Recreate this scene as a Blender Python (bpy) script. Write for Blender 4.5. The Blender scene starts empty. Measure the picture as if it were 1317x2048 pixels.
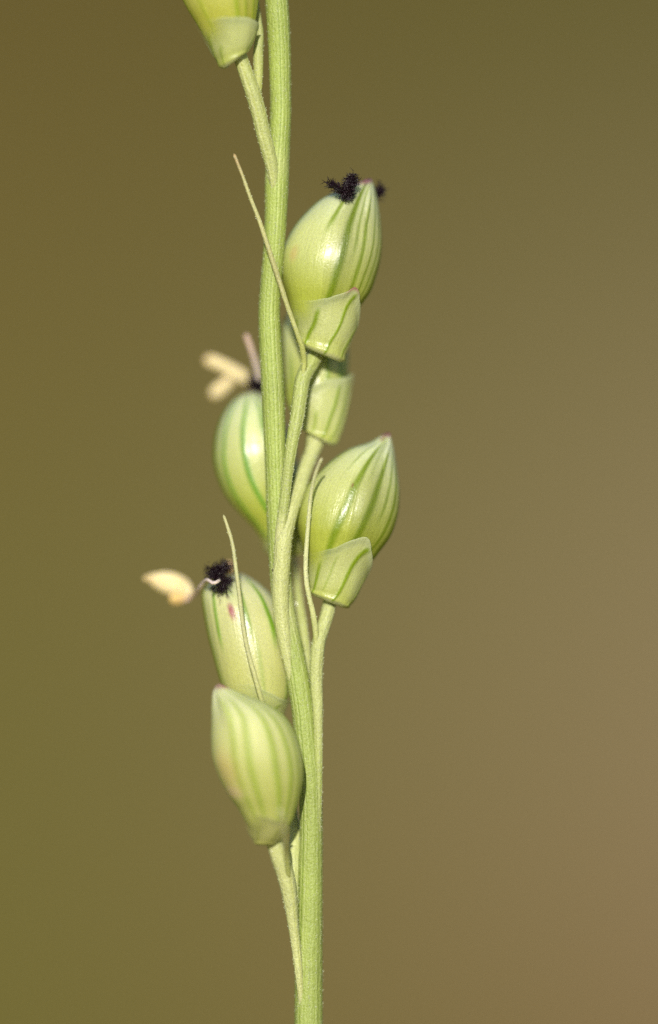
import bpy, math
import numpy as np

# ------------------------------------------------------------------ camera, sky, sun, exposure
# 1 Blender unit = 1 cm (the whole frame is about 17.5 mm tall in reality)
sc = bpy.context.scene
sc.unit_settings.system = 'METRIC'
sc.unit_settings.scale_length = 0.01
D = 18.0                       # camera to focal plane, cm
FRAME_H = 1.75                 # height of the focal plane that fills the frame, cm
PITCH = math.radians(12.0)     # the camera looks slightly down onto the ground behind
cam = bpy.data.cameras.new('camera')
camo = bpy.data.objects.new('camera', cam)
sc.collection.objects.link(camo)
sc.camera = camo
FWD = np.array([0, math.cos(PITCH), -math.sin(PITCH)])
UPV = np.array([0, math.sin(PITCH), math.cos(PITCH)])
camo.location = tuple(-D * FWD)
camo.rotation_euler = (math.pi / 2 - PITCH, 0, 0)
cam.sensor_fit = 'VERTICAL'
cam.sensor_height = 36.0
cam.sensor_width = 36.0
cam.lens = 36.0 * D / FRAME_H
cam.clip_start = 0.5
cam.clip_end = 30000
cam.dof.use_dof = True
cam.dof.focus_distance = D - 0.03
cam.dof.aperture_fstop = cam.lens / 1000.0 / 2.0    # entrance pupil 2 cm wide

SUN_EL = math.radians(32)
SUN_AZ = math.radians(-4)     # from straight behind the camera, towards the left
to_sun = np.array([math.sin(SUN_AZ) * math.cos(SUN_EL), -math.cos(SUN_AZ) * math.cos(SUN_EL), math.sin(SUN_EL)])
world = bpy.data.worlds.new('World')
sc.world = world
world.use_nodes = True
wn = world.node_tree
wn.nodes.clear()
sky = wn.nodes.new('ShaderNodeTexSky')
sky.sky_type = 'NISHITA'
sky.sun_disc = False
sky.sun_elevation = SUN_EL
sky.sun_rotation = math.atan2(to_sun[0], to_sun[1])
bg = wn.nodes.new('ShaderNodeBackground')
bg.inputs['Strength'].default_value = 0.07
wo = wn.nodes.new('ShaderNodeOutputWorld')
wn.links.new(sky.outputs[0], bg.inputs[0])
wn.links.new(bg.outputs[0], wo.inputs[0])
sun = bpy.data.lights.new('sun', 'SUN')
sun.energy = 4.4
sun.angle = math.radians(0.53)
sun.color = (1.0, 0.945, 0.84)
suno = bpy.data.objects.new('sun', sun)
sc.collection.objects.link(suno)
from mathutils import Vector
suno.rotation_euler = Vector(tuple(to_sun)).to_track_quat('Z', 'Y').to_euler()
sc.view_settings.view_transform = 'Standard'
sc.view_settings.look = 'None'
sc.view_settings.gamma = 1.0
sc.view_settings.exposure = 0.0
sc.view_settings.use_curve_mapping = False
sc.cycles.use_denoising = False
sc.cycles.max_bounces = 10
sc.cycles.transparent_max_bounces = 12
sc.cycles.sample_clamp_indirect = 6.0

# ------------------------------------------------------------------ coordinates
PX = FRAME_H / 2048.0          # cm per photograph pixel on the focal plane
CX, CY = 658.5, 1024.0
GROUND_Z = -30.0
rng = np.random.default_rng(7)

def loc(p, depth=0.0):
    """photograph pixel + depth behind the focal plane -> plant frame (right, away, up)"""
    p = np.asarray(p, float)
    k = 1.0 + np.asarray(depth, float) / D
    return np.stack([(p[..., 0] - CX) * PX * k, np.broadcast_to(depth, p[..., 0].shape), (CY - p[..., 1]) * PX * k], -1)

def to_world(P):
    P = np.asarray(P, float)
    return P[..., :1] * np.array([1.0, 0, 0]) + P[..., 1:2] * FWD + P[..., 2:3] * UPV

def to_plant(W):
    W = np.asarray(W, float)
    return np.stack([W[..., 0], W @ FWD, W @ UPV], -1)

def lin(r, g, b):
    c = np.array([r, g, b], float) / 255.0
    return np.where(c <= 0.04045, c / 12.92, ((c + 0.055) / 1.055) ** 2.4)

def mixc(a, b, f):
    f = np.asarray(f, float)[..., None]
    return a * (1 - f) + b * f

def smooth(a, b, x):
    t = np.clip((np.asarray(x, float) - a) / (b - a), 0, 1)
    return t * t * (3 - 2 * t)

def spline(pts, n):
    """Catmull-Rom through the rows of pts (centripetal enough for our spacing), n samples"""
    pts = np.asarray(pts, float)
    ext = np.vstack([2 * pts[0] - pts[1], pts, 2 * pts[-1] - pts[-2]])
    m = len(pts) - 1
    u = np.linspace(0, m, n) if np.isscalar(n) else np.asarray(n, float)
    i = np.clip(u.astype(int), 0, m - 1)
    f = (u - i)[:, None]
    p0, p1, p2, p3 = ext[i], ext[i + 1], ext[i + 2], ext[i + 3]
    return 0.5 * (2 * p1 + (p2 - p0) * f + (2 * p0 - 5 * p1 + 4 * p2 - p3) * f ** 2 + (3 * p1 - p0 - 3 * p2 + p3) * f ** 3)

def wob(seed, *args):
    """smooth pseudo-noise about -1..1 from a few sines"""
    r = np.random.default_rng(seed)
    s = 0
    for k in range(6):
        ph = r.uniform(0, 6.28)
        arg = ph
        for a in args:
            arg = arg + a * r.uniform(-1, 1) * (0.6 + 0.5 * k)
        s = s + np.sin(arg) / (1 + 0.35 * k)
    return s / 3.0

# ------------------------------------------------------------------ materials
def nodes_of(name):
    m = bpy.data.materials.new(name)
    m.use_nodes = True
    nt = m.node_tree
    nt.nodes.clear()
    return m, nt, nt.nodes, nt.links

def plant_material(name, rough=0.42, sss=0.3, sss_scale=0.03, bump=0.25, cell=(90, 26), mott=0.16, translucent=0.0,
                   use_alpha=False, spec=0.5, coat=0.0, fine=260.0, specks=False):
    m, nt, N, L = nodes_of(name)
    out = N.new('ShaderNodeOutputMaterial')
    pb = N.new('ShaderNodeBsdfPrincipled')
    col = N.new('ShaderNodeAttribute'); col.attribute_name = 'Col'
    st = N.new('ShaderNodeAttribute'); st.attribute_name = 'st'
    mp = N.new('ShaderNodeMapping'); mp.inputs['Scale'].default_value = (cell[0], cell[1], 1)
    L.new(st.outputs['Vector'], mp.inputs['Vector'])
    n1 = N.new('ShaderNodeTexNoise'); n1.inputs['Scale'].default_value = 1.0; n1.inputs['Detail'].default_value = 3.0
    L.new(mp.outputs[0], n1.inputs['Vector'])
    tc = N.new('ShaderNodeTexCoord')
    n2 = N.new('ShaderNodeTexNoise'); n2.inputs['Scale'].default_value = fine; n2.inputs['Detail'].default_value = 2.0
    L.new(tc.outputs['Object'], n2.inputs['Vector'])
    n3 = N.new('ShaderNodeTexNoise'); n3.inputs['Scale'].default_value = 11.0; n3.inputs['Detail'].default_value = 4.0
    L.new(tc.outputs['Object'], n3.inputs['Vector'])
    add = N.new('ShaderNodeMath'); add.operation = 'ADD'
    L.new(n1.outputs['Fac'], add.inputs[0]); L.new(n2.outputs['Fac'], add.inputs[1])
    add2 = N.new('ShaderNodeMath'); add2.operation = 'ADD'
    L.new(add.outputs[0], add2.inputs[0]); L.new(n3.outputs['Fac'], add2.inputs[1])
    mr = N.new('ShaderNodeMapRange')
    mr.inputs['From Min'].default_value = 0.9; mr.inputs['From Max'].default_value = 2.1
    mr.inputs['To Min'].default_value = 1 - mott; mr.inputs['To Max'].default_value = 1 + mott
    L.new(add2.outputs[0], mr.inputs['Value'])
    mul = N.new('ShaderNodeVectorMath'); mul.operation = 'SCALE'
    L.new(col.outputs['Color'], mul.inputs[0]); L.new(mr.outputs[0], mul.inputs['Scale'])
    colour = mul.outputs[0]
    if specks:                                   # sparse dark flecks of dirt
        vo = N.new('ShaderNodeTexVoronoi'); vo.inputs['Scale'].default_value = 11.0
        L.new(tc.outputs['Object'], vo.inputs['Vector'])
        lt = N.new('ShaderNodeMapRange'); lt.inputs['From Min'].default_value = 0.038; lt.inputs['From Max'].default_value = 0.024
        L.new(vo.outputs['Distance'], lt.inputs['Value'])
        sx = N.new('ShaderNodeMix'); sx.data_type = 'RGBA'; sx.inputs['B'].default_value = (*lin(74, 56, 40), 1)
        L.new(lt.outputs[0], sx.inputs['Factor']); L.new(colour, sx.inputs['A']); colour = sx.outputs['Result']
    L.new(colour, pb.inputs['Base Color'])
    rr = N.new('ShaderNodeMapRange')
    rr.inputs['From Min'].default_value = 0.3; rr.inputs['From Max'].default_value = 0.7
    rr.inputs['To Min'].default_value = rough - 0.08; rr.inputs['To Max'].default_value = rough + 0.12
    L.new(n2.outputs['Fac'], rr.inputs['Value']); L.new(rr.outputs[0], pb.inputs['Roughness'])
    pb.inputs['Specular IOR Level'].default_value = spec
    pb.inputs['Subsurface Weight'].default_value = sss
    pb.inputs['Subsurface Radius'].default_value = (0.9, 1.0, 0.35)
    pb.inputs['Subsurface Scale'].default_value = sss_scale
    pb.inputs['Coat Weight'].default_value = coat
    pb.inputs['Coat Roughness'].default_value = 0.24
    bp = N.new('ShaderNodeBump'); bp.inputs['Strength'].default_value = bump; bp.inputs['Distance'].default_value = 0.004
    L.new(add.outputs[0], bp.inputs['Height']); L.new(bp.outputs[0], pb.inputs['Normal'])
    cur = pb.outputs[0]
    if translucent > 0:
        tr = N.new('ShaderNodeBsdfTranslucent'); L.new(mul.outputs[0], tr.inputs['Color'])
        mx = N.new('ShaderNodeMixShader'); mx.inputs[0].default_value = translucent
        L.new(cur, mx.inputs[1]); L.new(tr.outputs[0], mx.inputs[2]); cur = mx.outputs[0]
    if use_alpha:
        al = N.new('ShaderNodeAttribute'); al.attribute_name = 'film'
        tp = N.new('ShaderNodeBsdfTransparent')
        mx = N.new('ShaderNodeMixShader')
        L.new(al.outputs['Fac'], mx.inputs[0]); L.new(tp.outputs[0], mx.inputs[1]); L.new(cur, mx.inputs[2]); cur = mx.outputs[0]
    L.new(cur, out.inputs['Surface'])
    return m

M_STEM = plant_material('ribbed_green_stem', rough=0.48, sss=0.25, sss_scale=0.02, bump=0.5, cell=(230, 60), mott=0.22, specks=True)
M_BRISTLE = plant_material('pale_bristle', rough=0.5, sss=0.3, sss_scale=0.015, bump=0.4, cell=(230, 60), mott=0.16, translucent=0.15)
M_BODY = plant_material('glossy_bract', rough=0.31, sss=0.4, sss_scale=0.04, bump=0.17, cell=(260, 14), mott=0.17, coat=0.3)
M_DULL = plant_material('dull_bract', rough=0.5, sss=0.45, sss_scale=0.05, bump=0.2, cell=(260, 14), mott=0.15, spec=0.35)
M_BRACT = plant_material('papery_bract', rough=0.31, sss=0.2, sss_scale=0.01, bump=0.2, cell=(260, 14), mott=0.17, translucent=0.08, use_alpha=True, coat=0.25)
M_STIGMA = plant_material('dark_stigma_hair', rough=0.35, sss=0.0, bump=0.0, mott=0.3, spec=0.5)
M_ANTHER = plant_material('pollen_anther', rough=0.7, sss=0.35, sss_scale=0.03, bump=0.4, mott=0.15, fine=180)
M_TOOTH = plant_material('glassy_prickle', rough=0.22, sss=0.3, sss_scale=0.01, bump=0.0, mott=0.05, spec=0.8, translucent=0.2)

# ------------------------------------------------------------------ mesh helpers
STALK_BASE = None              # world position of the stalk's foot, set below

def make_object(name, P_plant, faces, cols, mat, parent, st=None, film=None, smooth_shade=True):
    W = to_world(P_plant) - STALK_BASE
    me = bpy.data.meshes.new(name)
    me.from_pydata(W.tolist(), [], faces if isinstance(faces, list) else faces.tolist())
    n = len(W)
    a = me.attributes.new('Col', 'FLOAT_COLOR', 'POINT')
    c4 = np.ones((n, 4)); c4[:, :3] = np.broadcast_to(cols, (n, 3))
    a.data.foreach_set('color', c4.ravel().astype(np.float32))
    a = me.attributes.new('st', 'FLOAT_VECTOR', 'POINT')
    s3 = np.zeros((n, 3))
    if st is not None: s3[:, :2] = st
    a.data.foreach_set('vector', s3.ravel().astype(np.float32))
    if film is not None:
        a = me.attributes.new('film', 'FLOAT', 'POINT')
        a.data.foreach_set('value', np.asarray(film, np.float32).ravel())
    if smooth_shade:
        me.polygons.foreach_set('use_smooth', [True] * len(me.polygons))
    me.update()
    me.materials.append(mat)
    o = bpy.data.objects.new(name, me)
    sc.collection.objects.link(o)
    o.parent = parent
    return o

def grid_faces(nv, nu, wrap):
    i = np.arange(nv - 1)[:, None]; j = np.arange(nu if wrap else nu - 1)[None, :]
    j2 = (j + 1) % nu
    a = i * nu + j; b = i * nu + j2
    return np.stack([a, a + nu, b + nu, b], -1).reshape(-1, 4).tolist()

def frames(C):
    """tangents and two normals along a polyline; the second normal looks towards the camera (-y) as far as possible"""
    T = np.gradient(C, axis=0)
    T /= np.linalg.norm(T, axis=1)[:, None] + 1e-12
    F = np.array([0, -1.0, 0])
    Nf = F - (T @ F)[:, None] * T
    Nf /= np.linalg.norm(Nf, axis=1)[:, None]
    S = np.cross(Nf, T)          # sideways (right when T goes up)
    return T, S, Nf

def tube(name, pts, parent, mat, colfun, nu=48, ribs=0, rib_amp=0.0, step=4.0, flat=1.0, extra=None, seed=0, teeth=0.0, tooth_len=5.8,
         tooth_col=lin(224, 230, 180), papillae=0.0, tip='round', lumps=0.025):
    """pts rows: px, py, width px, depth cm (first row = lower end)."""
    pts = np.asarray(pts, float)
    seg = np.hypot(*(np.diff(pts[:, :2], axis=0).T))
    u = [0.0]
    for k, s in enumerate(seg):
        m = max(2, int(s / step)) if s < 900 else 24
        u += list(k + np.arange(1, m + 1) / m)
    Q = spline(pts, np.array(u))
    C = loc(Q[:, :2], Q[:, 3])
    R = np.maximum(Q[:, 2], 0.8) * 0.5 * PX
    T, S, Nf = frames(C)
    arc = np.concatenate([[0], np.cumsum(np.linalg.norm(np.diff(C, axis=0), axis=1))])
    ang = np.arange(nu) / nu * 2 * math.pi
    A, V = np.meshgrid(ang, arc)
    rad = R[:, None] * np.ones((1, nu))
    rib = np.zeros_like(rad)
    if ribs:
        rib = np.cos(ribs * (A + 0.25 * wob(seed + 3, V * 2.0)) + 1.0) + 0.5 * np.cos((ribs * 2 - 3) * A + 2 + seed + 0.5 * wob(seed + 4, V * 3))
        rib = rib * (0.65 + 0.6 * wob(seed + 5, A * 4, V * 6))        # ribs that fade in and out
        rad = rad * (1 + rib_amp * rib)
    rad = rad * (1 + lumps * wob(seed, A * 2, V * (9 if lumps < 0.05 else 60)))
    if tip == 'round':
        d = arc[-1] - arc
        k = np.sqrt(np.clip(1 - (1 - np.clip(d / (R[-1] * 1.2 + 1e-9), 0, 1)) ** 2, 0.02, 1))
        rad = rad * k[:, None]
    P = C[:, None, :] + S[:, None, :] * (np.cos(A) * rad)[..., None] + Nf[:, None, :] * (np.sin(A) * rad * flat)[..., None]
    cols = colfun(A, np.broadcast_to(Q[:, 1][:, None], A.shape), V, rib)
    nv = len(C)
    verts = P.reshape(-1, 3)
    st = np.stack([A * R.max(), V], -1).reshape(-1, 2)
    faces = grid_faces(nv, nu, True)
    verts = np.vstack([verts, C[:1], C[-1:]])
    cc = np.vstack([cols.reshape(-1, 3), cols[0, :1], cols[-1, :1]])
    st = np.vstack([st, st[:1], st[-1:]])
    b0, b1 = nv * nu, nv * nu + 1
    faces += [[b0, j, (j + 1) % nu] for j in range(nu)]
    faces += [[b1, (nv - 1) * nu + (j + 1) % nu, (nv - 1) * nu + j] for j in range(nu)]
    o = make_object(name, verts, faces, cc, mat, parent, st)
    # tiny upward pointing prickles and glassy papillae, too small to pick apart singly
    if teeth or papillae:
        vis = np.where((Q[:, 1] < 2250) & (Q[:, 1] > -420))[0]
        L = arc[vis[-1]] - arc[vis[0]]
        r = np.random.default_rng(100 + seed)
        bits = []
        for dens, ln, wd, out_k in ((teeth, tooth_len, 3.6, 0.75), (papillae, 2.3, 4.2, 1.5)):
            n = int(dens * L / PX / 100.0)
            if not n: continue
            ii = r.choice(vis[:-2], n)
            jj = r.integers(0, nu, n)
            if out_k > 1:                      # papillae sit in rows along the ribs
                rows = np.linspace(0, nu, 13)[:-1].astype(int)
                jj = (rows[r.integers(0, 12, n)] + r.integers(-1, 2, n)) % nu
            base = P[ii, jj]
            nrm = S[ii] * np.cos(ang[jj])[:, None] + Nf[ii] * np.sin(ang[jj])[:, None]
            tn = T[ii]
            sd = np.cross(nrm, tn)
            ln_ = ln * PX * r.uniform(0.5, 1.15, n)[:, None]
            w_ = wd * PX * r.uniform(0.6, 1.1, n)[:, None] * 0.5
            base = base - nrm * PX * 0.8
            if out_k > 1:
                tipp = base + nrm * ln_ * 0.75
            else:
                tipp = base + nrm * ln_ * out_k * 0.8 + tn * ln_ * 0.7
            bits.append(np.stack([base + sd * w_, base - tn * w_ * 1.3, base - sd * w_, base + tn * w_ * 1.3, tipp], 1))
        B = np.concatenate(bits).reshape(-1, 3)
        k = np.arange(len(B) // 5) * 5
        f = np.concatenate([np.stack([k + a, k + (a + 1) % 4, k + 4], -1) for a in range(4)])
        t = make_object('prickles', B, f, np.broadcast_to(tooth_col, (len(B), 3)), M_TOOTH, o, smooth_shade=False)
        t['kind'] = 'stuff'
    return o

# ------------------------------------------------------------------ the ground behind
def build_ground():
    n = 220
    a = np.linspace(-1, 1, n)
    gx = np.sinh(a * 7.0) / math.sinh(7.0) * 12000
    gy = 120 + np.sinh(a * 7.0) / math.sinh(7.0) * 12000
    X, Y = np.meshgrid(gx, gy)
    near = np.exp(-((X / 260) ** 2 + ((Y - 120) / 260) ** 2))
    Z = GROUND_Z + near * (0.9 * wob(11, X * 0.05, Y * 0.05) + 0.35 * wob(12, X * 0.22, Y * 0.22)) * smooth(8, 30, np.hypot(X, Y))
    W = np.stack([X, Y, Z], -1).reshape(-1, 3)
    me = bpy.data.meshes.new('ground')
    me.from_pydata(W.tolist(), [], [q[::-1] for q in grid_faces(n, n, False)])
    me.polygons.foreach_set('use_smooth', [True] * len(me.polygons))
    # where the bare sandy soil shows between low moss and dry leaf litter
    wv = 0.35 * wob(21, X * 0.16, Y * 0.05)
    sand = np.exp(-(((X - 10.5) / 8.0) ** 2 + ((Y - 129) / 27) ** 2) * 1.1) * 1.4 + 0.12 * wob(22, X * 0.08, Y * 0.03)
    rust = np.exp(-(((X - 5.0) / 5.0) ** 2 + ((Y - 100) / 15) ** 2)) + np.exp(-(((X + 11) / 5.5) ** 2 + ((Y - 185) / 30) ** 2)) * 0.9
    dark = smooth(125, 215, Y + 8 * wv) * np.exp(-(np.clip(Y - 230, 0, None) / 200) ** 2)
    for nm, arr in (('sand', np.clip(sand + wv * 0.15, 0, 1)), ('rust', np.clip(rust, 0, 1)), ('humus', np.clip(dark, 0, 1))):
        at = me.attributes.new(nm, 'FLOAT', 'POINT')
        at.data.foreach_set('value', arr.ravel().astype(np.float32))
    m, nt, N, L = nodes_of('soil_moss_and_litter')
    out = N.new('ShaderNodeOutputMaterial'); pb = N.new('ShaderNodeBsdfPrincipled')
    pb.inputs['Roughness'].default_value = 0.95
    pb.inputs['Specular IOR Level'].default_value = 0.1
    tc = N.new('ShaderNodeTexCoord')
    nz = N.new('ShaderNodeTexNoise'); nz.inputs['Scale'].default_value = 0.9; nz.inputs['Detail'].default_value = 6
    L.new(tc.outputs['Object'], nz.inputs['Vector'])
    base = N.new('ShaderNodeMix'); base.data_type = 'RGBA'
    base.inputs['A'].default_value = (*lin(106, 104, 36), 1); base.inputs['B'].default_value = (*lin(123, 113, 48), 1)
    L.new(nz.outputs['Fac'], base.inputs['Factor'])
    cur = base.outputs['Result']
    for nm, c, k in (('humus', lin(94, 84, 32), 0.9), ('sand', lin(168, 147, 113), 0.95), ('rust', lin(140, 100, 62), 0.85)):
        at = N.new('ShaderNodeAttribute'); at.attribute_name = nm
        mm = N.new('ShaderNodeMath'); mm.operation = 'MULTIPLY'; mm.inputs[1].default_value = k
        L.new(at.outputs['Fac'], mm.inputs[0])
        mx = N.new('ShaderNodeMix'); mx.data_type = 'RGBA'
        L.new(mm.outputs[0], mx.inputs['Factor']); L.new(cur, mx.inputs['A']); mx.inputs['B'].default_value = (*c, 1)
        cur = mx.outputs['Result']
    L.new(cur, pb.inputs['Base Color'])
    bp = N.new('ShaderNodeBump'); bp.inputs['Strength'].default_value = 0.4; bp.inputs['Distance'].default_value = 0.4
    L.new(nz.outputs['Fac'], bp.inputs['Height']); L.new(bp.outputs[0], pb.inputs['Normal'])
    L.new(pb.outputs[0], out.inputs['Surface'])
    me.materials.append(m)
    o = bpy.data.objects.new('ground', me)
    sc.collection.objects.link(o)
    o['kind'] = 'structure'
    o['label'] = 'olive and tan ground of moss, litter and sandy soil far behind the stalk'
    o['category'] = 'ground'
build_ground()

# ------------------------------------------------------------------ the grass stalk
low = to_world(loc(np.array([617.0, 2300.0]), 0.0))
STALK_BASE = np.array([0.6, low[1] - 2.4, GROUND_Z])
stalk = bpy.data.objects.new('grass_flower_stalk', None)
sc.collection.objects.link(stalk)
stalk.location = tuple(STALK_BASE)
stalk['label'] = 'slender green grass flower stalk bearing plump pale striped spikelets on short branches'
stalk['category'] = 'grass'

GREEN = lin(155, 170, 84)
GREEN_LIGHT = lin(178, 190, 118)
GREEN_DEEP = lin(112, 136, 40)
CREAM = lin(200, 202, 142)
YELLOW = lin(186, 188, 96)

def stem_cols(seed, base=GREEN, light=GREEN_LIGHT, deep=GREEN_DEEP, cream_zones=()):
    def f(A, PY, V, rib):
        c = mixc(base, light, smooth(0.1, 1.3, rib + 0.5 * wob(seed + 1, A * 3, V * 5)))
        c = mixc(c, deep, 0.75 * smooth(0.2, 1.3, -rib + 0.4 * wob(seed + 2, A * 3, V * 7)))
        c = mixc(c, CREAM, 0.45 * smooth(0.15, 0.9, wob(seed + 51, A * 2.5, V * 2.2)))
        c = c * (1 + 0.13 * wob(seed + 50, A * 1.5, V * 3))[..., None]
        for (y0, y1, k) in cream_zones:
            c = mixc(c, CREAM, k * smooth(0, 60, PY - y0) * smooth(0, 60 if y1 - y0 < 400 else 160, y1 - PY))
        return c
    return f

def world_row(w, width):
    p = to_plant(np.asarray(w, float))
    k = 1 + p[1] / D
    return (p[0] / PX / k + CX, CY - p[2] / PX / k, width, p[1])

stem_pts = []
for z in (GROUND_Z - 0.5, -22.0, -16.0, -11.5, -8.2, -5.9, -4.3, -3.2, -2.4, -1.8, -1.42):   # the culm below the frame, down into the soil
    u = max(0.0, (z - GROUND_Z) / (low[2] - GROUND_Z))
    w = np.array([low[0] + (STALK_BASE[0] - low[0]) * (1 - u) ** 2, STALK_BASE[1] + (low[1] - STALK_BASE[1]) * u ** 2.56, z])
    stem_pts.append(world_row(w, 57 + 16 * (1 - u)))
stem_pts += [
            (617, 2300, 57, 0), (618, 2048, 56, 0), (619, 1900, 54, 0), (621, 1800, 50, 0), (623, 1650, 46, 0), (620, 1560, 48, 0),
            (614, 1500, 46, 0), (606, 1420, 44, 0), (597, 1360, 44, 0), (588, 1310, 43, 0), (578, 1265, 43, 0), (569, 1220, 43, 0),
            (563, 1170, 42, 0), (559, 1100, 44, 0), (556, 1040, 44, 0), (553, 980, 42, 0), (551, 920, 42, 0), (549, 860, 44, 0),
            (547, 800, 46, 0), (544, 740, 46, 0), (541, 680, 45, 0), (539, 620, 43, 0), (543, 560, 42, 0), (548, 500, 42, 0),
            (552, 430, 44, 0), (554, 370, 47, 0), (556, 320, 47, 0), (559, 280, 44, 0), (562, 220, 42, 0), (561, 150, 43, 0),
            (559, 80, 45, 0), (554, 0, 46, 0), (546, -130, 44, 0.01), (536, -320, 38, 0.03), (528, -600, 28, 0.06), (524, -900, 12, 0.1)]
tube('stem', stem_pts, stalk, M_STEM, stem_cols(1, cream_zones=((1130, 1300, 0.35), (280, 380, 0.3))), nu=132, ribs=17, rib_amp=0.010, seed=1, teeth=9, papillae=170)

def branch(name, pts, seed, pale=0.4, base=GREEN, teeth=40, **kw):
    b = mixc(base, CREAM, np.array(pale)).reshape(3)
    l = mixc(GREEN_LIGHT, CREAM, np.array(min(1, pale + 0.2))).reshape(3)
    d = mixc(GREEN_DEEP, YELLOW, np.array(min(1, pale + 0.25))).reshape(3)
    return tube(name, pts, stalk, M_STEM, stem_cols(seed, b, l, d, kw.pop('zones', ())), nu=56, ribs=7, rib_amp=0.02, seed=seed, teeth=teeth, papillae=60, tip=None, **kw)

branch('pedicel', [(552, 410, 12, -0.008), (547, 350, 22, -0.014), (540, 315, 27, -0.018), (528, 270, 29, -0.025), (519, 230, 30, -0.03),
                   (508, 190, 31, -0.033), (494, 150, 29, -0.036), (485, 125, 28, -0.038), (478, 100, 26, -0.04)], 11, 0.55)
branch('pedicel', [(561, 1240, 18, -0.008), (561, 1170, 26, -0.012), (561, 1110, 26, -0.014), (563, 1060, 23, -0.017), (570, 1000, 21, -0.02), (577, 940, 22, -0.022), (586, 880, 25, -0.022),
                   (594, 840, 28, -0.02), (600, 800, 30, -0.014), (607, 757, 31, -0.004), (624, 724, 32, 0.012), (634, 702, 30, 0.02)], 12, 0.25, zones=((1010, 1400, 0.8),))
branch('pedicel', [(590, 1385, 10, -0.006), (580, 1335, 20, -0.008), (571, 1280, 29, -0.01), (563, 1220, 33, -0.012), (562, 1165, 35, -0.014), (565, 1120, 35, -0.016), (568, 1080, 35, -0.015),
                   (581, 1028, 31, -0.004), (596, 985, 30, 0.02), (611, 940, 30, 0.04), (626, 902, 31, 0.055), (631, 885, 37, 0.06), (635, 866, 38, 0.065)], 13, 0.72)
branch('pedicel', [(632, 1760, 8, -0.008), (635, 1680, 13, -0.009), (637, 1600, 16, -0.009), (637, 1530, 18, -0.009), (637, 1470, 19, -0.008), (636, 1415, 22, -0.008), (633, 1350, 27, -0.008), (637, 1290, 28, -0.01), (646, 1258, 27, 0.0),
                   (656, 1225, 28, 0.008), (661, 1200, 26, 0.016)], 14, 0.12, zones=((1100, 1580, 0.55),))
branch('pedicel', [(622, 1400, 8, 0.012), (615, 1320, 17, 0.018), (607, 1260, 20, 0.03), (600, 1210, 18, 0.055), (594, 1160, 15, 0.1), (588, 1118, 15, 0.14), (580, 1098, 16, 0.15)], 15, 0.5, teeth=30)
branch('pedicel', [(606, 2030, 10, -0.012), (600, 1965, 15, -0.018), (594, 1905, 19, -0.022), (587, 1850, 22, -0.03), (581, 1800, 29, -0.036), (572, 1752, 35, -0.045),
                   (561, 1718, 36, -0.055), (553, 1695, 34, -0.06), (545, 1676, 32, -0.065)], 16, 0.75)
branch('pedicel', [(592, 1840, 12, -0.01), (588, 1770, 20, -0.01), (588, 1710, 25, 0.0), (591, 1670, 23, 0.015), (586, 1630, 22, 0.03), (572, 1570, 22, 0.04), (556, 1510, 24, 0.04),
                   (541, 1455, 26, 0.04)], 17, 0.6)

def bristle(pts, seed, pale=0.6, teeth=26, tipcol=lin(180, 150, 104), mid=lin(190, 186, 128), thin=0.86):
    pts = [(a, b, c * thin, d) for a, b, c, d in pts]
    ys = [p[1] for p in pts]
    def f(A, PY, V, rib):
        k = smooth(0.86, 1.0, V / V.max())
        c0 = mixc(GREEN_LIGHT, mid, np.array(pale)).reshape(3) * (1 + 0.12 * wob(seed + 60, A, V * 14))[..., None]
        c = mixc(lin(188, 194, 112), c0, smooth(0.1, 0.55, V / V.max()))
        return mixc(c, tipcol, 0.8 * k)
    return tube('bristle', pts, stalk, M_BRISTLE, f, nu=28, ribs=4, rib_amp=0.03, seed=seed, teeth=teeth, tooth_len=4.5, papillae=0)

bristle([(600, 805, 6, -0.012), (605, 762, 10, -0.01), (609, 728, 13, -0.012), (605, 696, 13, -0.024), (598, 675, 12, -0.03), (589, 650, 11, -0.032), (574, 608, 11, -0.03), (561, 568, 12, -0.028),
         (549, 532, 12, -0.03), (534, 486, 11, -0.03), (519, 441, 10, -0.028), (501, 395, 9, -0.026), (485, 350, 8, -0.022), (468, 307, 8, -0.02)], 31, 0.9)
bristle([(636, 1390, 6, -0.008), (634, 1340, 11, -0.012), (633, 1300, 14, -0.015), (632, 1265, 16, -0.017), (626, 1225, 15, -0.022), (619, 1195, 13, -0.026), (613, 1160, 13, -0.032), (612, 1120, 12, -0.034), (616, 1060, 11, -0.036),
         (621, 1000, 10, -0.042), (628, 960, 9, -0.055), (638, 930, 9, -0.07), (645, 916, 8, -0.08)], 32, 0.85, tipcol=lin(220, 218, 172), mid=lin(220, 222, 168), thin=0.74)
bristle([(560, 1560, 10, 0.03), (548, 1500, 12, 0.005), (534, 1435, 13, -0.025), (521, 1392, 13, -0.038), (512, 1358, 13, -0.045), (503, 1328, 12, -0.048), (494, 1291, 11, -0.05), (486, 1249, 11, -0.05),
         (481, 1206, 11, -0.048), (476, 1164, 10, -0.046), (471, 1127, 10, -0.044), (466, 1091, 9, -0.04), (457, 1058, 9, -0.036), (447, 1029, 7, -0.03)], 33, 0.85, tipcol=lin(192, 188, 134), mid=lin(208, 206, 152), thin=0.76)
bristle([(512, 225, 8, -0.02), (517, 190, 14, -0.018), (517, 143, 22, -0.012), (517, 102, 23, -0.008), (520, 68, 18, -0.004), (518, 41, 14, 0.0), (513, 0, 10, 0.01), (505, -60, 8, 0.02)], 34, 0.3, teeth=60)
bristle([(578, 1760, 10, -0.05), (574, 1710, 13, -0.09), (571, 1680, 12, -0.13), (567, 1650, 11, -0.16), (560, 1616, 8, -0.18)], 35, 0.8, tipcol=lin(206, 206, 160))

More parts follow.
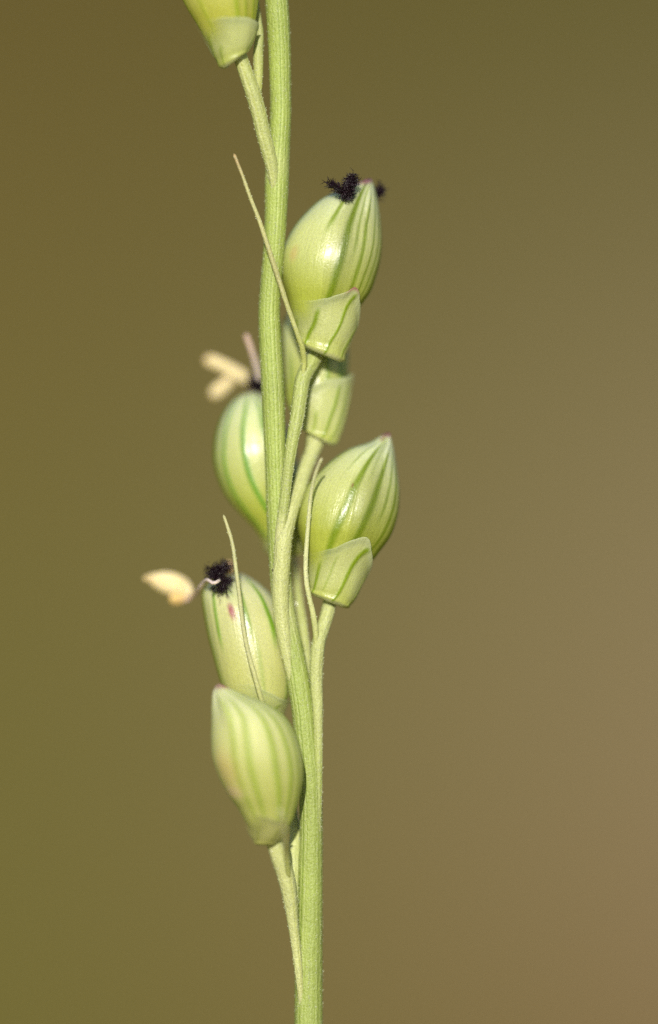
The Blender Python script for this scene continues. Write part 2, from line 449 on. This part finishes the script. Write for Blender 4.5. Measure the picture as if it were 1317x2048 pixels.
# ------------------------------------------------------------------ spikelets
PALE = lin(192, 198, 132)
BODYG = lin(164, 173, 68)
VEIN = lin(114, 136, 14)
WHITE = lin(200, 210, 168)
PURPLE = lin(140, 82, 96)
TAN = lin(190, 158, 98)

class Shell:
    """a plump body from its left/right outline points (bottom to top), with depth behind the focal plane per row"""
    def __init__(self, pairs, depth, depth_ratio=0.86, lean=0.0, bulge=0.0, seed=0):
        self.p = np.asarray(pairs, float)
        self.n = len(pairs) - 1
        self.depth, self.ratio, self.lean, self.seed = depth, depth_ratio, lean, seed
    def point(self, t, v, off=0.0):
        """t degrees (0 right outline, 90 facing the camera, 180 left outline), v 0..n"""
        t = np.asarray(t, float); v = np.asarray(v, float)
        sh = np.broadcast(t, v).shape
        tt = np.radians(np.broadcast_to(t, sh)); vv = np.broadcast_to(v, sh).ravel()
        Q = spline(self.p, np.clip(vv, 0, self.n))
        d = self.depth + self.lean * (vv / self.n - 0.4)
        Lp = loc(Q[:, :2], d); Rp = loc(Q[:, 2:], d)
        c = (Lp + Rp) / 2; h = (Rp - Lp) / 2
        q = np.clip(vv / 0.35, 0, 1)
        h = h * (0.78 + 0.22 * np.sqrt(1 - (1 - q) ** 2))[:, None]          # rounded foot
        hl = np.linalg.norm(h, axis=1)
        ct, s_ = np.cos(tt).ravel(), np.sin(tt).ravel()
        P = c + h * ct[:, None]
        P[:, 1] -= s_ * hl * self.ratio
        nrm = h / (hl[:, None] + 1e-9) * ct[:, None]; nrm[:, 1] -= s_
        P = P + nrm * np.broadcast_to(off, sh).ravel()[:, None]
        return P.reshape(sh + (3,))

def vein_mask(veins, T, F, twist=0.0):
    """veins rows: angle, half width in degrees at the middle, from, to (fraction of the length), strength"""
    m = np.zeros_like(T)
    T = T - twist * (F - 0.5)
    for (a, w, f0, f1, k) in veins:
        ww = 0.8 * w * (0.55 + 0.45 * np.sin(np.pi * np.clip(F, 0, 1)) ** 0.7)
        d = (T - a - 1.2 * np.sin(F * 9 + a) + 180) % 360 - 180
        m = np.maximum(m, k * np.exp(-np.abs(d / ww) ** 3) * smooth(f0 - 0.08, f0 + 0.05, F) * smooth(f1 + 0.06, f1 - 0.08, F))
    return m

def body_colour(sp, T, F, seed):
    """pigment of the bracts: pale flanks, greener base, green nerves, purple beak and blotches"""
    c = mixc(BODYG, PALE, smooth(0.2, 0.62, F + 0.06 * wob(seed, np.radians(T) * 2, F * 5)))
    c = mixc(c, WHITE, 0.85 * smooth(0.56, 0.84, F + 0.05 * wob(seed + 1, np.radians(T) * 3, F * 3)))
    c = mixc(c, YELLOW, 0.18 * smooth(0.1, 0.8, wob(seed + 5, np.radians(T) * 3, F * 7)))
    if sp.get('tint') is not None:
        c = mixc(c, sp['tint'], 0.4 * np.ones_like(F))
    v = vein_mask(sp['veins'], T, F, sp.get('twist', 0.0))
    c = mixc(c, sp.get('vein_col', VEIN), np.clip(v, 0, 1))
    for (a, f, ra, rf, col, k) in sp.get('spots', ()):
        d = ((T - a + 180) % 360 - 180) / ra
        c = mixc(c, col, k * np.exp(-(d ** 2 + ((F - f) / rf) ** 2) ** 1.5))
    if sp.get('beak', 0) > 0:
        c = mixc(c, PURPLE, sp['beak'] * smooth(0.88, 0.955, F + 0.012 * wob(seed + 2, np.radians(T) * 3)))
    return c, v

def bract(name, shell, parent, sp, t0, t1, vlo, vtop, offset, flare, seed, cols, film, nu=120, nv=70, roll=0.0, edge=0.0, twist=0.0):
    t = np.linspace(t0, t1, nu)
    top = np.interp(t, [a for a, b in vtop], [b for a, b in vtop])
    top = top + 0.05 * wob(seed, t * 0.11) + 0.025 * wob(seed + 9, t * 0.6)
    f = np.linspace(0, 1, nv) ** 0.9
    Tm = np.broadcast_to(t[None, :], (nv, nu))
    Vm = vlo + f[:, None] * (top[None, :] - vlo)
    F = f[:, None] * np.ones((1, nu))
    off = offset * (0.35 + 0.65 * smooth(0, 0.12, F)) + flare * (1 - smooth(0, 0.28, F)) + roll * smooth(0.86, 1.0, F)
    off = off + 0.0015 * wob(seed + 1, np.radians(Tm) * 4, F * 4)
    vm = vein_mask(sp, Tm, F, twist)
    if edge:
        off = off - (offset - 0.0012) * (1 - smooth(0, edge, np.minimum(Tm - t0, t1 - Tm)))
    off = off + 0.0015 * vm
    P = shell.point(Tm, Vm, off)
    c = cols(Tm, F, Vm, vm)
    fl = film(Tm, F)
    # give the sheet a thickness: an inner copy and a rim
    Pi = shell.point(Tm, Vm, off - 0.0028)
    n = nv * nu
    fo = grid_faces(nv, nu, False)
    fi = [[x + n for x in q[::-1]] for q in fo]
    rim = []
    idx = [(0, j) for j in range(nu)] + [(i, nu - 1) for i in range(1, nv)] + [(nv - 1, j) for j in range(nu - 2, -1, -1)] + [(i, 0) for i in range(nv - 2, 0, -1)]
    ids = [i * nu + j for i, j in idx]
    for a, b in zip(ids, ids[1:] + ids[:1]):
        rim.append([a, b, b + n, a + n])
    V = np.vstack([P.reshape(-1, 3), Pi.reshape(-1, 3)])
    st = np.stack([np.radians(Tm) * 0.08, Vm * 0.03], -1).reshape(-1, 2)
    return make_object(name, V, fo + fi + rim, np.vstack([c.reshape(-1, 3)] * 2), M_BRACT, parent, np.vstack([st, st]), np.concatenate([fl.ravel()] * 2))

def spikelet(sp):
    seed = sp['seed']
    sh = Shell(sp['pairs'], sp['depth'], sp.get('ratio', 0.86), sp.get('lean', 0.0), seed=seed)
    nv, nu = 150, 192
    t = np.arange(nu) / nu * 360 - 90
    vv = sh.n * (np.linspace(0, 1, nv))
    Tm, Vm = np.meshgrid(t, vv)
    F = Vm / sh.n
    c, vm = body_colour(sp, Tm, F, seed)
    off = 0.0012 * vm + 0.0035 * wob(seed + 7, np.radians(Tm) * 2.0, F * 4) * smooth(0, 0.15, F) * smooth(1, 0.85, F)
    keel = sp.get('keel')
    if keel is not None:
        d = (Tm - keel + 180) % 360 - 180
        off = off + 0.007 * np.exp(-(d / 11) ** 2) * smooth(0.45, 0.8, F) * smooth(1.0, 0.93, F)
        off = off - 0.004 * np.exp(-((d - 26) / 15) ** 2) * smooth(0.5, 0.85, F) * smooth(1.0, 0.93, F)
    off = off - 0.006 * smooth(0.2, 0.0, F)               # the body sits inside its lower bract
    P = sh.point(Tm, Vm, off)
    P0 = P[0].mean(0) ; P1 = P[-1].mean(0)
    verts = np.vstack([P.reshape(-1, 3), P0[None], P1[None]])
    faces = grid_faces(nv, nu, True)
    b0, b1 = nv * nu, nv * nu + 1
    faces += [[b0, j, (j + 1) % nu] for j in range(nu)] + [[b1, (nv - 1) * nu + (j + 1) % nu, (nv - 1) * nu + j] for j in range(nu)]
    st = np.stack([np.radians(Tm) * 0.08, Vm * 0.03], -1).reshape(-1, 2)
    o = make_object('spikelet', verts, faces, np.vstack([c.reshape(-1, 3), c[0, :1], c[-1, :1]]), M_DULL if sp.get('dull') else M_BODY, stalk, np.vstack([st, st[:2]]))
    o['label'] = sp['label']
    g = sp.get('upper')
    if g:                                                    # upper glume wrapping one flank up to the beak
        t0, t1 = g['t']
        def colsu(T, Fl, Vm_, v):
            cc, _ = body_colour(sp, T, Vm_ / sh.n, seed)
            e = np.minimum(T - t0, t1 - T)
            return cc + 0 * e[..., None]
        vtop = [(t0, g['side']), (t0 + 0.16 * (t1 - t0), g['side'] + 0.55 * (sh.n - g['side'])), (t0 + 0.36 * (t1 - t0), sh.n - 0.15), (0.5 * (t0 + t1), sh.n), (t1 - 0.3 * (t1 - t0), sh.n - 0.15),
                (t1 - 0.13 * (t1 - t0), g['side'] + 0.62 * (sh.n - g['side'])), (t1, g['side'])]
        vfun = [(a, w, 0.0, 1.0, 0.0) for a, w, *_ in sp['veins']]
        bract('upper_glume', sh, o, vfun, t0, t1, 0.5, vtop, 0.0035, -0.003, seed + 20, colsu,
              lambda T, Fl: 0.12 + 0.85 * smooth(0, 45, np.minimum(T - t0, t1 - T)), edge=14)
    g = sp.get('glume')
    if g:
        def colsg(T, Fl, Vm_, v):
            cc = mixc(lin(184, 192, 94), lin(198, 205, 134), smooth(0.0, 0.5, Fl + 0.08 * wob(seed, np.radians(T) * 3, Fl * 4)))
            cc = mixc(cc, WHITE, 0.5 * smooth(0.78, 0.98, Fl) + 0.0 * T)
            cc = mixc(cc, lin(214, 216, 172), 0.75 * smooth(0.14, 0.0, Fl))
            cc = mixc(cc, g.get('vein_col', lin(132, 158, 24)), np.clip(v * 1.25, 0, 1))
            pt = g.get('purple')
            if pt is not None:
                d = (T - pt) / 9
                cc = mixc(cc, lin(160, 70, 90), 0.9 * np.exp(-(d ** 2) - ((Fl - 1) / 0.04) ** 2))
            if g.get('tint') is not None:
                cc = mixc(cc, g['tint'], 0.5)
            return cc
        bract('lower_glume', sh, o, g['veins'], g['t'][0], g['t'][1], 0.0, g['top'], 0.0055, g.get('flare', 0.004), seed + 40, colsg,
              lambda T, Fl: (g.get('film', 0.9) - 0.3 * smooth(0.7, 1.0, Fl) * smooth(50, 90, T)) * (1 - 0.95 * smooth(78, 128, T) * smooth(0.3, 0.92, Fl)), roll=g.get('roll', 0.002), twist=g.get('twist', -38.0))
    return o, sh

def tuft(parent, px, py, depth, spread, seed, n=520, ln=(10, 22), col=lin(24, 10, 18), lean=(0, 0), squash=1.0, name='stigma', anchors=None):
    """a feathery stigma: curled dark hairs springing from a short crooked axis"""
    r = np.random.default_rng(seed)
    a0 = np.array([px, py], float)
    verts, faces = [], []
    # crooked axis
    ax = [a0 + np.array(lean) * k + r.normal(0, spread * 0.22, 2) * (k > 0) for k in np.linspace(0, 1, 5)]
    dz = [depth + r.normal(0, spread * PX * 0.25) for _ in range(5)]
    if anchors is not None:
        ax = anchors
        dz = [depth + r.normal(0, spread * PX * 0.6) for _ in anchors]
    Q = spline(np.column_stack([np.array(ax, float), dz]), 24)
    def strand(p0, d0, L, w0, curl, segs):
        p = p0.copy(); d = d0 / np.linalg.norm(d0)
        ax_ = np.cross(d, r.normal(0, 1, 3)); ax_ /= np.linalg.norm(ax_) + 1e-9
        base = len(verts)
        for s in range(segs + 1):
            w = w0 * (1 - 0.75 * s / segs)
            e1 = np.cross(d, ax_ + 0.3); e1 /= np.linalg.norm(e1) + 1e-9
            e2 = np.cross(d, e1)
            for k in range(3):
                a = k * 2.0944
                verts.append(p + (e1 * math.cos(a) + e2 * math.sin(a)) * w)
            d = d + np.cross(ax_, d) * curl + r.normal(0, 0.16, 3); d /= np.linalg.norm(d)
            p = p + d * L / segs
        for s in range(segs):
            for k in range(3):
                a, b = base + s * 3 + k, base + s * 3 + (k + 1) % 3
                faces.append([a, b, b + 3, a + 3])
    for q in range(23):
        A_, B_ = loc(Q[q, :2], Q[q, 2]), loc(Q[q + 1, :2], Q[q + 1, 2])
        strand(A_, B_ - A_ + 1e-6, np.linalg.norm(B_ - A_) * 1.2 + 1e-5, 3.2 * PX, 0, 1)
    for k in range(n):
        q = Q[r.integers(0, 24)]
        base = loc(q[:2], q[2]) + r.normal(0, spread * PX * 0.30, 3) * np.array([1, 1, squash])
        d = r.normal(0, 1, 3) + np.array([lean[0], 0, -lean[1]]) * 0.035
        if d[2] < 0: d[2] *= 0.4
        strand(base, d, r.uniform(*ln) * PX, r.uniform(0.8, 1.5) * PX, r.uniform(-0.7, 0.7), 4)
    V = np.array(verts)
    cc = mixc(col, lin(84, 40, 66), r.uniform(0, 0.45, len(V)) ** 2)
    return make_object(name, V, faces, cc, M_STIGMA, parent)

def sac(parent, pts, seed, name='anther', col=lin(238, 218, 166), col2=lin(226, 190, 134)):
    """an anther lobe: a plump sac with a lengthwise groove; pts rows px, py, width, depth"""
    def f(A, PY, V, rib):
        c = mixc(col, col2, smooth(0.0, 0.9, wob(seed, A * 2, V * 30)))
        return mixc(c, col2, 0.6 * smooth(0.8, 1.0, V / V.max()))
    pts = np.asarray(pts, float)
    o = tube(name, pts, parent, M_ANTHER, f, nu=40, ribs=2, rib_amp=0.12, seed=seed, step=2.5, flat=0.7, lumps=0.16)
    return o

SPECS = {}
SPECS['U'] = dict(seed=200, twist=-36, depth=0.022, lean=0.035, ratio=0.85, keel=48, beak=0.95,
    label='spikelet with black feathery stigmas beside its purple beak and a purple-tipped lower bract',
    pairs=[(604, 693, 676, 723), (597, 665, 690, 696), (589, 638, 705, 660), (580, 600, 717, 617), (570, 568, 738, 585), (565, 535, 750, 552), (566, 510, 758, 520), (574, 485, 761, 487),
           (590, 455, 759, 452), (612, 428, 756, 425), (640, 402, 752, 398), (672, 384, 747, 378), (710, 369, 742, 364), (732, 359, 739, 358)],
    veins=[(176, 13, 0.1, 0.9, 0.8), (160, 3, 0.3, 0.9, 0.3), (106, 5.5, 0.62, 0.9, 0.9), (77, 6.5, 0.15, 0.93, 0.95), (64, 3, 0.5, 0.95, 0.65), (52, 4, 0.15, 0.97, 0.85), (36, 3, 0.15, 0.97, 0.75), (24, 3, 0.3, 0.97, 0.7),
           (5, 14, 0.1, 0.97, 0.9), (-40, 8, 0.1, 0.95, 0.9), (215, 8, 0.1, 0.95, 0.9), (255, 8, 0.1, 0.95, 0.9)],
    spots=[(140, 0.47, 7, 0.05, TAN, 0.5), (120, 0.9, 20, 0.03, lin(196, 150, 140), 0.5)],
    upper=dict(t=(-115, 96), side=8.5),
    glume=dict(t=(-70, 215), top=[(-70, 1.0), (-20, 1.6), (0, 2.2), (15, 2.8), (37, 3.5), (48, 4.05), (54, 4.2), (61, 3.9), (84, 3.4), (110, 3.1), (150, 2.95), (180, 2.9), (215, 1.8)],
               veins=[(152, 7, 0.15, 0.7, 0.55), (112, 6, 0.1, 0.85, 0.8), (62, 4.5, 0.02, 0.95, 0.85), (22, 5, 0.1, 0.9, 0.6)], purple=54, flare=0.007))
SPECS['R'] = dict(seed=300, twist=-50, depth=0.028, lean=0.04, ratio=0.85, keel=50, beak=1.0,
    label='striped spikelet with a sharp purple beak, a blunt lower bract and no stigma',
    pairs=[(629, 1192, 688, 1216), (618, 1160, 708, 1195), (610, 1112, 732, 1143), (600, 1078, 757, 1105), (594, 1048, 779, 1073), (596, 1022, 791, 1040), (603, 1000, 796, 1012), (617, 970, 797, 980),
           (640, 944, 794, 952), (668, 918, 790, 927), (702, 897, 786, 905), (740, 885, 782, 888), (764, 871, 778, 873), (772, 867, 775, 866)],
    veins=[(174, 13, 0.1, 0.9, 0.75), (155, 3, 0.1, 0.8, 0.35), (118, 4, 0.68, 0.93, 0.6), (90, 7, 0.15, 0.95, 0.95), (76, 3, 0.6, 0.9, 0.3), (60, 6, 0.15, 0.96, 0.9), (42, 3.5, 0.4, 0.96, 0.7), (27, 4.5, 0.12, 0.97, 0.85),
           (4, 14, 0.1, 0.97, 0.9), (-40, 8, 0.1, 0.95, 0.9), (215, 8, 0.1, 0.95, 0.9), (255, 8, 0.1, 0.95, 0.9)],
    spots=[(100, 0.89, 18, 0.025, lin(130, 60, 60), 0.75), (150, 0.955, 60, 0.03, PURPLE, 0.6), (92, 0.55, 1.5, 0.012, lin(120, 84, 50), 0.9)],
    upper=dict(t=(-115, 84), side=9.0),
    glume=dict(t=(-60, 225), top=[(-60, 0.8), (-20, 1.4), (5, 2.1), (25, 2.5), (44, 3.1), (54, 3.62), (60, 3.78), (65, 3.74), (76, 3.45), (97, 2.78), (120, 2.4), (139, 2.2), (180, 2.0), (225, 1.4)],
               veins=[(158, 6, 0.15, 0.6, 0.7), (126, 5, 0.1, 0.8, 0.8), (100, 3, 0.3, 0.8, 0.4), (64, 5, 0.05, 0.95, 0.85), (20, 5, 0.1, 0.9, 0.6)], flare=0.006))
SPECS['E'] = dict(seed=400, tint=lin(204, 198, 146), depth=0.045, lean=0.045, ratio=0.86, beak=0.0,
    label='spikelet with a black stigma tuft, one pale dangling anther and a crimson blotch',
    pairs=[(524, 1470, 556, 1466), (486, 1440, 566, 1424), (457, 1400, 577, 1395), (443, 1364, 580, 1372), (430, 1316, 581, 1338), (420, 1275, 578, 1300), (413, 1235, 570, 1255), (409, 1200, 556, 1222),
           (411, 1181, 540, 1193), (424, 1166, 520, 1172), (450, 1154, 500, 1157), (476, 1147, 486, 1149)],
    veins=[(172, 13, 0.1, 0.9, 0.95), (135, 4.5, 0.45, 0.9, 0.9), (150, 3, 0.2, 0.9, 0.2), (85, 6, 0.52, 0.92, 0.8), (78, 5, 0.15, 0.5, 0.3), (48, 6, 0.5, 0.97, 1.0), (25, 7, 0.1, 0.5, 0.6), (5, 14, 0.05, 0.97, 0.9),
           (-40, 8, 0.1, 0.95, 0.9), (220, 8, 0.1, 0.95, 0.9)], vein_col=lin(108, 150, 22),
    spots=[(107, 0.60, 5.5, 0.045, lin(150, 60, 76), 0.95), (108, 0.69, 4, 0.02, lin(150, 110, 110), 0.6), (105, 0.78, 10, 0.12, lin(168, 184, 130), 0.6)],
    glume=dict(t=(-60, 240), top=[(-60, 1.2), (0, 1.6), (50, 2.0), (80, 2.7), (100, 3.0), (130, 3.02), (160, 2.95), (190, 2.6), (240, 1.6)],
               veins=[(150, 6, 0.1, 0.8, 0.5), (60, 6, 0.1, 0.8, 0.5)], film=0.55))
SPECS['F'] = dict(seed=500, dull=True, tint=lin(190, 188, 132), depth=-0.08, lean=-0.01, ratio=0.88, keel=120, beak=0.8,
    label='broad striped spikelet with a brownish flank and pinkish beak, low on the stalk',
    pairs=[(520, 1691, 542, 1690), (508, 1675, 560, 1677), (495, 1650, 579, 1650), (477, 1618, 590, 1620), (456, 1590, 600, 1585), (438, 1555, 605, 1556), (425, 1518, 605, 1525), (422, 1480, 598, 1492),
           (423, 1450, 582, 1453), (424, 1430, 562, 1428), (425, 1412, 530, 1406), (427, 1392, 485, 1388), (430, 1377, 452, 1373), (435, 1369, 441, 1368)],
    veins=[(172, 13, 0.1, 0.9, 0.6), (118, 6, 0.2, 0.85, 0.65), (98, 6, 0.2, 0.85, 0.75), (66, 6, 0.1, 0.93, 0.85), (45, 6, 0.15, 0.95, 0.85), (28, 5, 0.1, 0.95, 0.8), (8, 14, 0.1, 0.95, 0.9), (-40, 8, 0.1, 0.95, 0.9), (220, 8, 0.1, 0.9, 0.8)],
    vein_col=lin(138, 158, 48),
    spots=[(140, 0.42, 22, 0.09, lin(190, 152, 96), 0.38), (145, 0.32, 24, 0.03, lin(204, 178, 142), 0.6), (40, 0.93, 25, 0.025, lin(176, 108, 92), 0.7)],
    glume=dict(t=(-70, 235), top=[(-70, 1.0), (0, 1.5), (60, 2.2), (110, 2.75), (150, 2.6), (190, 2.2), (235, 1.2)],
               veins=[(120, 7, 0.1, 0.8, 0.4), (70, 7, 0.1, 0.8, 0.4)], film=0.8, tint=lin(166, 158, 92)))
SPECS['M'] = dict(seed=600, depth=0.115, lean=0.02, ratio=0.86, beak=0.4,
    label='rounded green-striped spikelet tucked behind the stem with forked cream anthers on top',
    pairs=[(552, 1114, 598, 1112), (533, 1096, 612, 1085), (508, 1056, 618, 1040), (480, 1025, 615, 1000), (457, 995, 606, 960), (441, 960, 597, 925), (433, 925, 590, 890), (433, 895, 580, 865),
           (438, 863, 568, 840), (451, 828, 555, 815), (470, 802, 535, 798), (490, 788, 515, 785), (500, 783, 506, 783)],
    veins=[(172, 13, 0.1, 0.95, 0.95), (142, 5, 0.1, 0.97, 1.0), (104, 5.5, 0.1, 0.97, 1.0), (70, 5, 0.1, 0.95, 0.9), (40, 6, 0.1, 0.9, 0.8), (5, 14, 0.1, 0.9, 0.9), (-60, 8, 0.1, 0.9, 0.9), (220, 8, 0.1, 0.9, 0.9)], vein_col=lin(92, 144, 24),
    spots=[(90, 0.97, 80, 0.05, lin(186, 150, 120), 0.5)],
    glume=dict(t=(-70, 235), top=[(-70, 1.0), (0, 1.5), (60, 1.9), (110, 1.9), (150, 1.8), (190, 1.6), (235, 1.0)], veins=[(120, 7, 0.1, 0.8, 0.4)], film=0.7))
SPECS['B'] = dict(seed=700, depth=0.09, lean=0.07, ratio=0.8, beak=0.0,
    label='spikelet half hidden behind the one with the purple beak, its large glossy lower bract showing',
    pairs=[(612, 864, 658, 890), (598, 848, 676, 868), (578, 815, 690, 820), (568, 775, 696, 775), (565, 740, 699, 740), (563, 705, 699, 705), (563, 675, 694, 670), (568, 645, 684, 640),
           (585, 620, 668, 615), (610, 600, 650, 597), (628, 592, 632, 592)],
    veins=[(170, 13, 0.1, 0.95, 0.95), (140, 5, 0.1, 0.5, 0.6), (110, 5, 0.1, 0.9, 0.6), (70, 6, 0.1, 0.9, 0.6), (40, 10, 0.3, 0.9, 0.7), (12, 12, 0.25, 0.9, 0.9), (-50, 8, 0.1, 0.9, 0.9), (220, 8, 0.1, 0.9, 0.9)], vein_col=lin(104, 140, 26),
    glume=dict(t=(-70, 185), top=[(-70, 1.5), (-20, 3.0), (4, 3.6), (14, 3.75), (30, 3.55), (70, 3.45), (110, 2.9), (140, 2.3), (185, 1.6)],
               veins=[(95, 5, 0.15, 0.6, 0.5), (62, 5, 0.1, 0.9, 0.75), (38, 4, 0.1, 0.9, 0.6), (16, 4, 0.3, 0.95, 0.6)], flare=0.006))
SPECS['T'] = dict(seed=800, tint=lin(178, 170, 62), depth=-0.04, lean=0.03, ratio=0.86, beak=0.9,
    label='topmost yellow-green spikelet with a filmy pale lower bract, on a forked pedicel',
    pairs=[(453, 136, 486, 112), (434, 112, 500, 92), (415, 82, 509, 62), (394, 46, 516, 25), (375, 15, 519, -10), (360, -20, 520, -45), (352, -60, 518, -80), (352, -100, 512, -115),
           (360, -140, 500, -150), (378, -175, 480, -180), (400, -200, 455, -200), (425, -215, 432, -215)],
    veins=[(172, 13, 0.1, 0.9, 0.7), (128, 6, 0.15, 0.9, 0.4), (70, 6, 0.1, 0.95, 0.75), (50, 5, 0.1, 0.9, 0.6), (28, 6, 0.1, 0.95, 0.8), (5, 14, 0.1, 0.95, 0.9), (-50, 8, 0.1, 0.9, 0.9), (220, 8, 0.1, 0.9, 0.9)], vein_col=lin(136, 156, 22),
    glume=dict(t=(-70, 235), top=[(-70, 1.4), (0, 2.2), (30, 2.5), (60, 2.85), (100, 3.0), (140, 3.0), (180, 2.9), (235, 1.6)],
               veins=[(150, 8, 0.1, 0.8, 0.6), (118, 6, 0.05, 0.5, 0.5), (30, 6, 0.1, 0.8, 0.4)], flare=0.005, film=0.8))
built = {k: spikelet(v)[0] for k, v in SPECS.items()}

# ------------------------------------------------------------------ stigmas, anthers, filaments
tuft(built['U'], 697, 388, -0.02, 16, 1, n=700, ln=(5, 13), anchors=[(692, 392), (700, 388), (690, 379), (704, 374), (698, 366), (708, 360), (702, 357)])
tuft(built['U'], 690, 388, -0.022, 9, 2, n=150, ln=(10, 22), lean=(-26, -8), anchors=[(694, 388), (684, 383), (676, 374), (667, 372), (660, 366)])
tuft(built['U'], 750, 392, 0.04, 15, 3, n=320, ln=(7, 15), anchors=[(742, 392), (750, 394), (757, 387), (760, 379), (764, 384)])
tuft(built['E'], 437, 1172, 0.022, 20, 4, n=950, ln=(6, 15), anchors=[(428, 1182), (444, 1178), (456, 1164), (440, 1158), (426, 1150), (432, 1138), (446, 1140), (456, 1132)])
tuft(built['M'], 514, 778, 0.15, 24, 5, n=460, ln=(8, 18), lean=(-2, -16))

sac(built['E'], [(382, 1186, 16, 0.10), (370, 1178, 36, 0.12), (350, 1168, 46, 0.12), (326, 1162, 40, 0.12), (303, 1157, 20, 0.12), (288, 1157, 9, 0.10)], 61)
sac(built['E'], [(378, 1192, 14, 0.11), (364, 1196, 20, 0.11), (349, 1198, 22, 0.11), (338, 1200, 13, 0.11)], 62, col=lin(222, 186, 120))
sac(built['E'], [(457, 1150, 12, 0.06), (458, 1136, 20, 0.06), (459, 1120, 13, 0.06)], 63, col=lin(214, 176, 130))
sac(built['M'], [(498, 764, 16, 0.20), (484, 752, 24, 0.20), (466, 742, 26, 0.20), (444, 730, 26, 0.20), (424, 722, 24, 0.20), (408, 720, 16, 0.20)], 64)
sac(built['M'], [(470, 750, 14, 0.21), (456, 764, 22, 0.21), (442, 777, 25, 0.21), (430, 787, 22, 0.21), (421, 793, 14, 0.21)], 65)
def filament(parent, pts, seed, col=lin(222, 204, 196)):
    return tube('filament', pts, parent, M_BRISTLE, lambda A, PY, V, rib: mixc(col, lin(206, 178, 160), smooth(0.2, 0.9, V / V.max())), nu=24, seed=seed)
filament(built['E'], [(440, 1160, 6, -0.005), (434, 1164, 7, -0.014), (426, 1166, 7, -0.014), (416, 1160, 7, -0.005), (409, 1163, 7, 0.02), (401, 1174, 8, 0.04), (392, 1186, 9, 0.08), (380, 1196, 9, 0.1), (366, 1203, 8, 0.1)], 71)
filament(built['M'], [(519, 760, 11, 0.12), (513, 732, 12, 0.11), (504, 702, 12, 0.10), (497, 682, 12, 0.10), (491, 667, 12, 0.10)], 72)
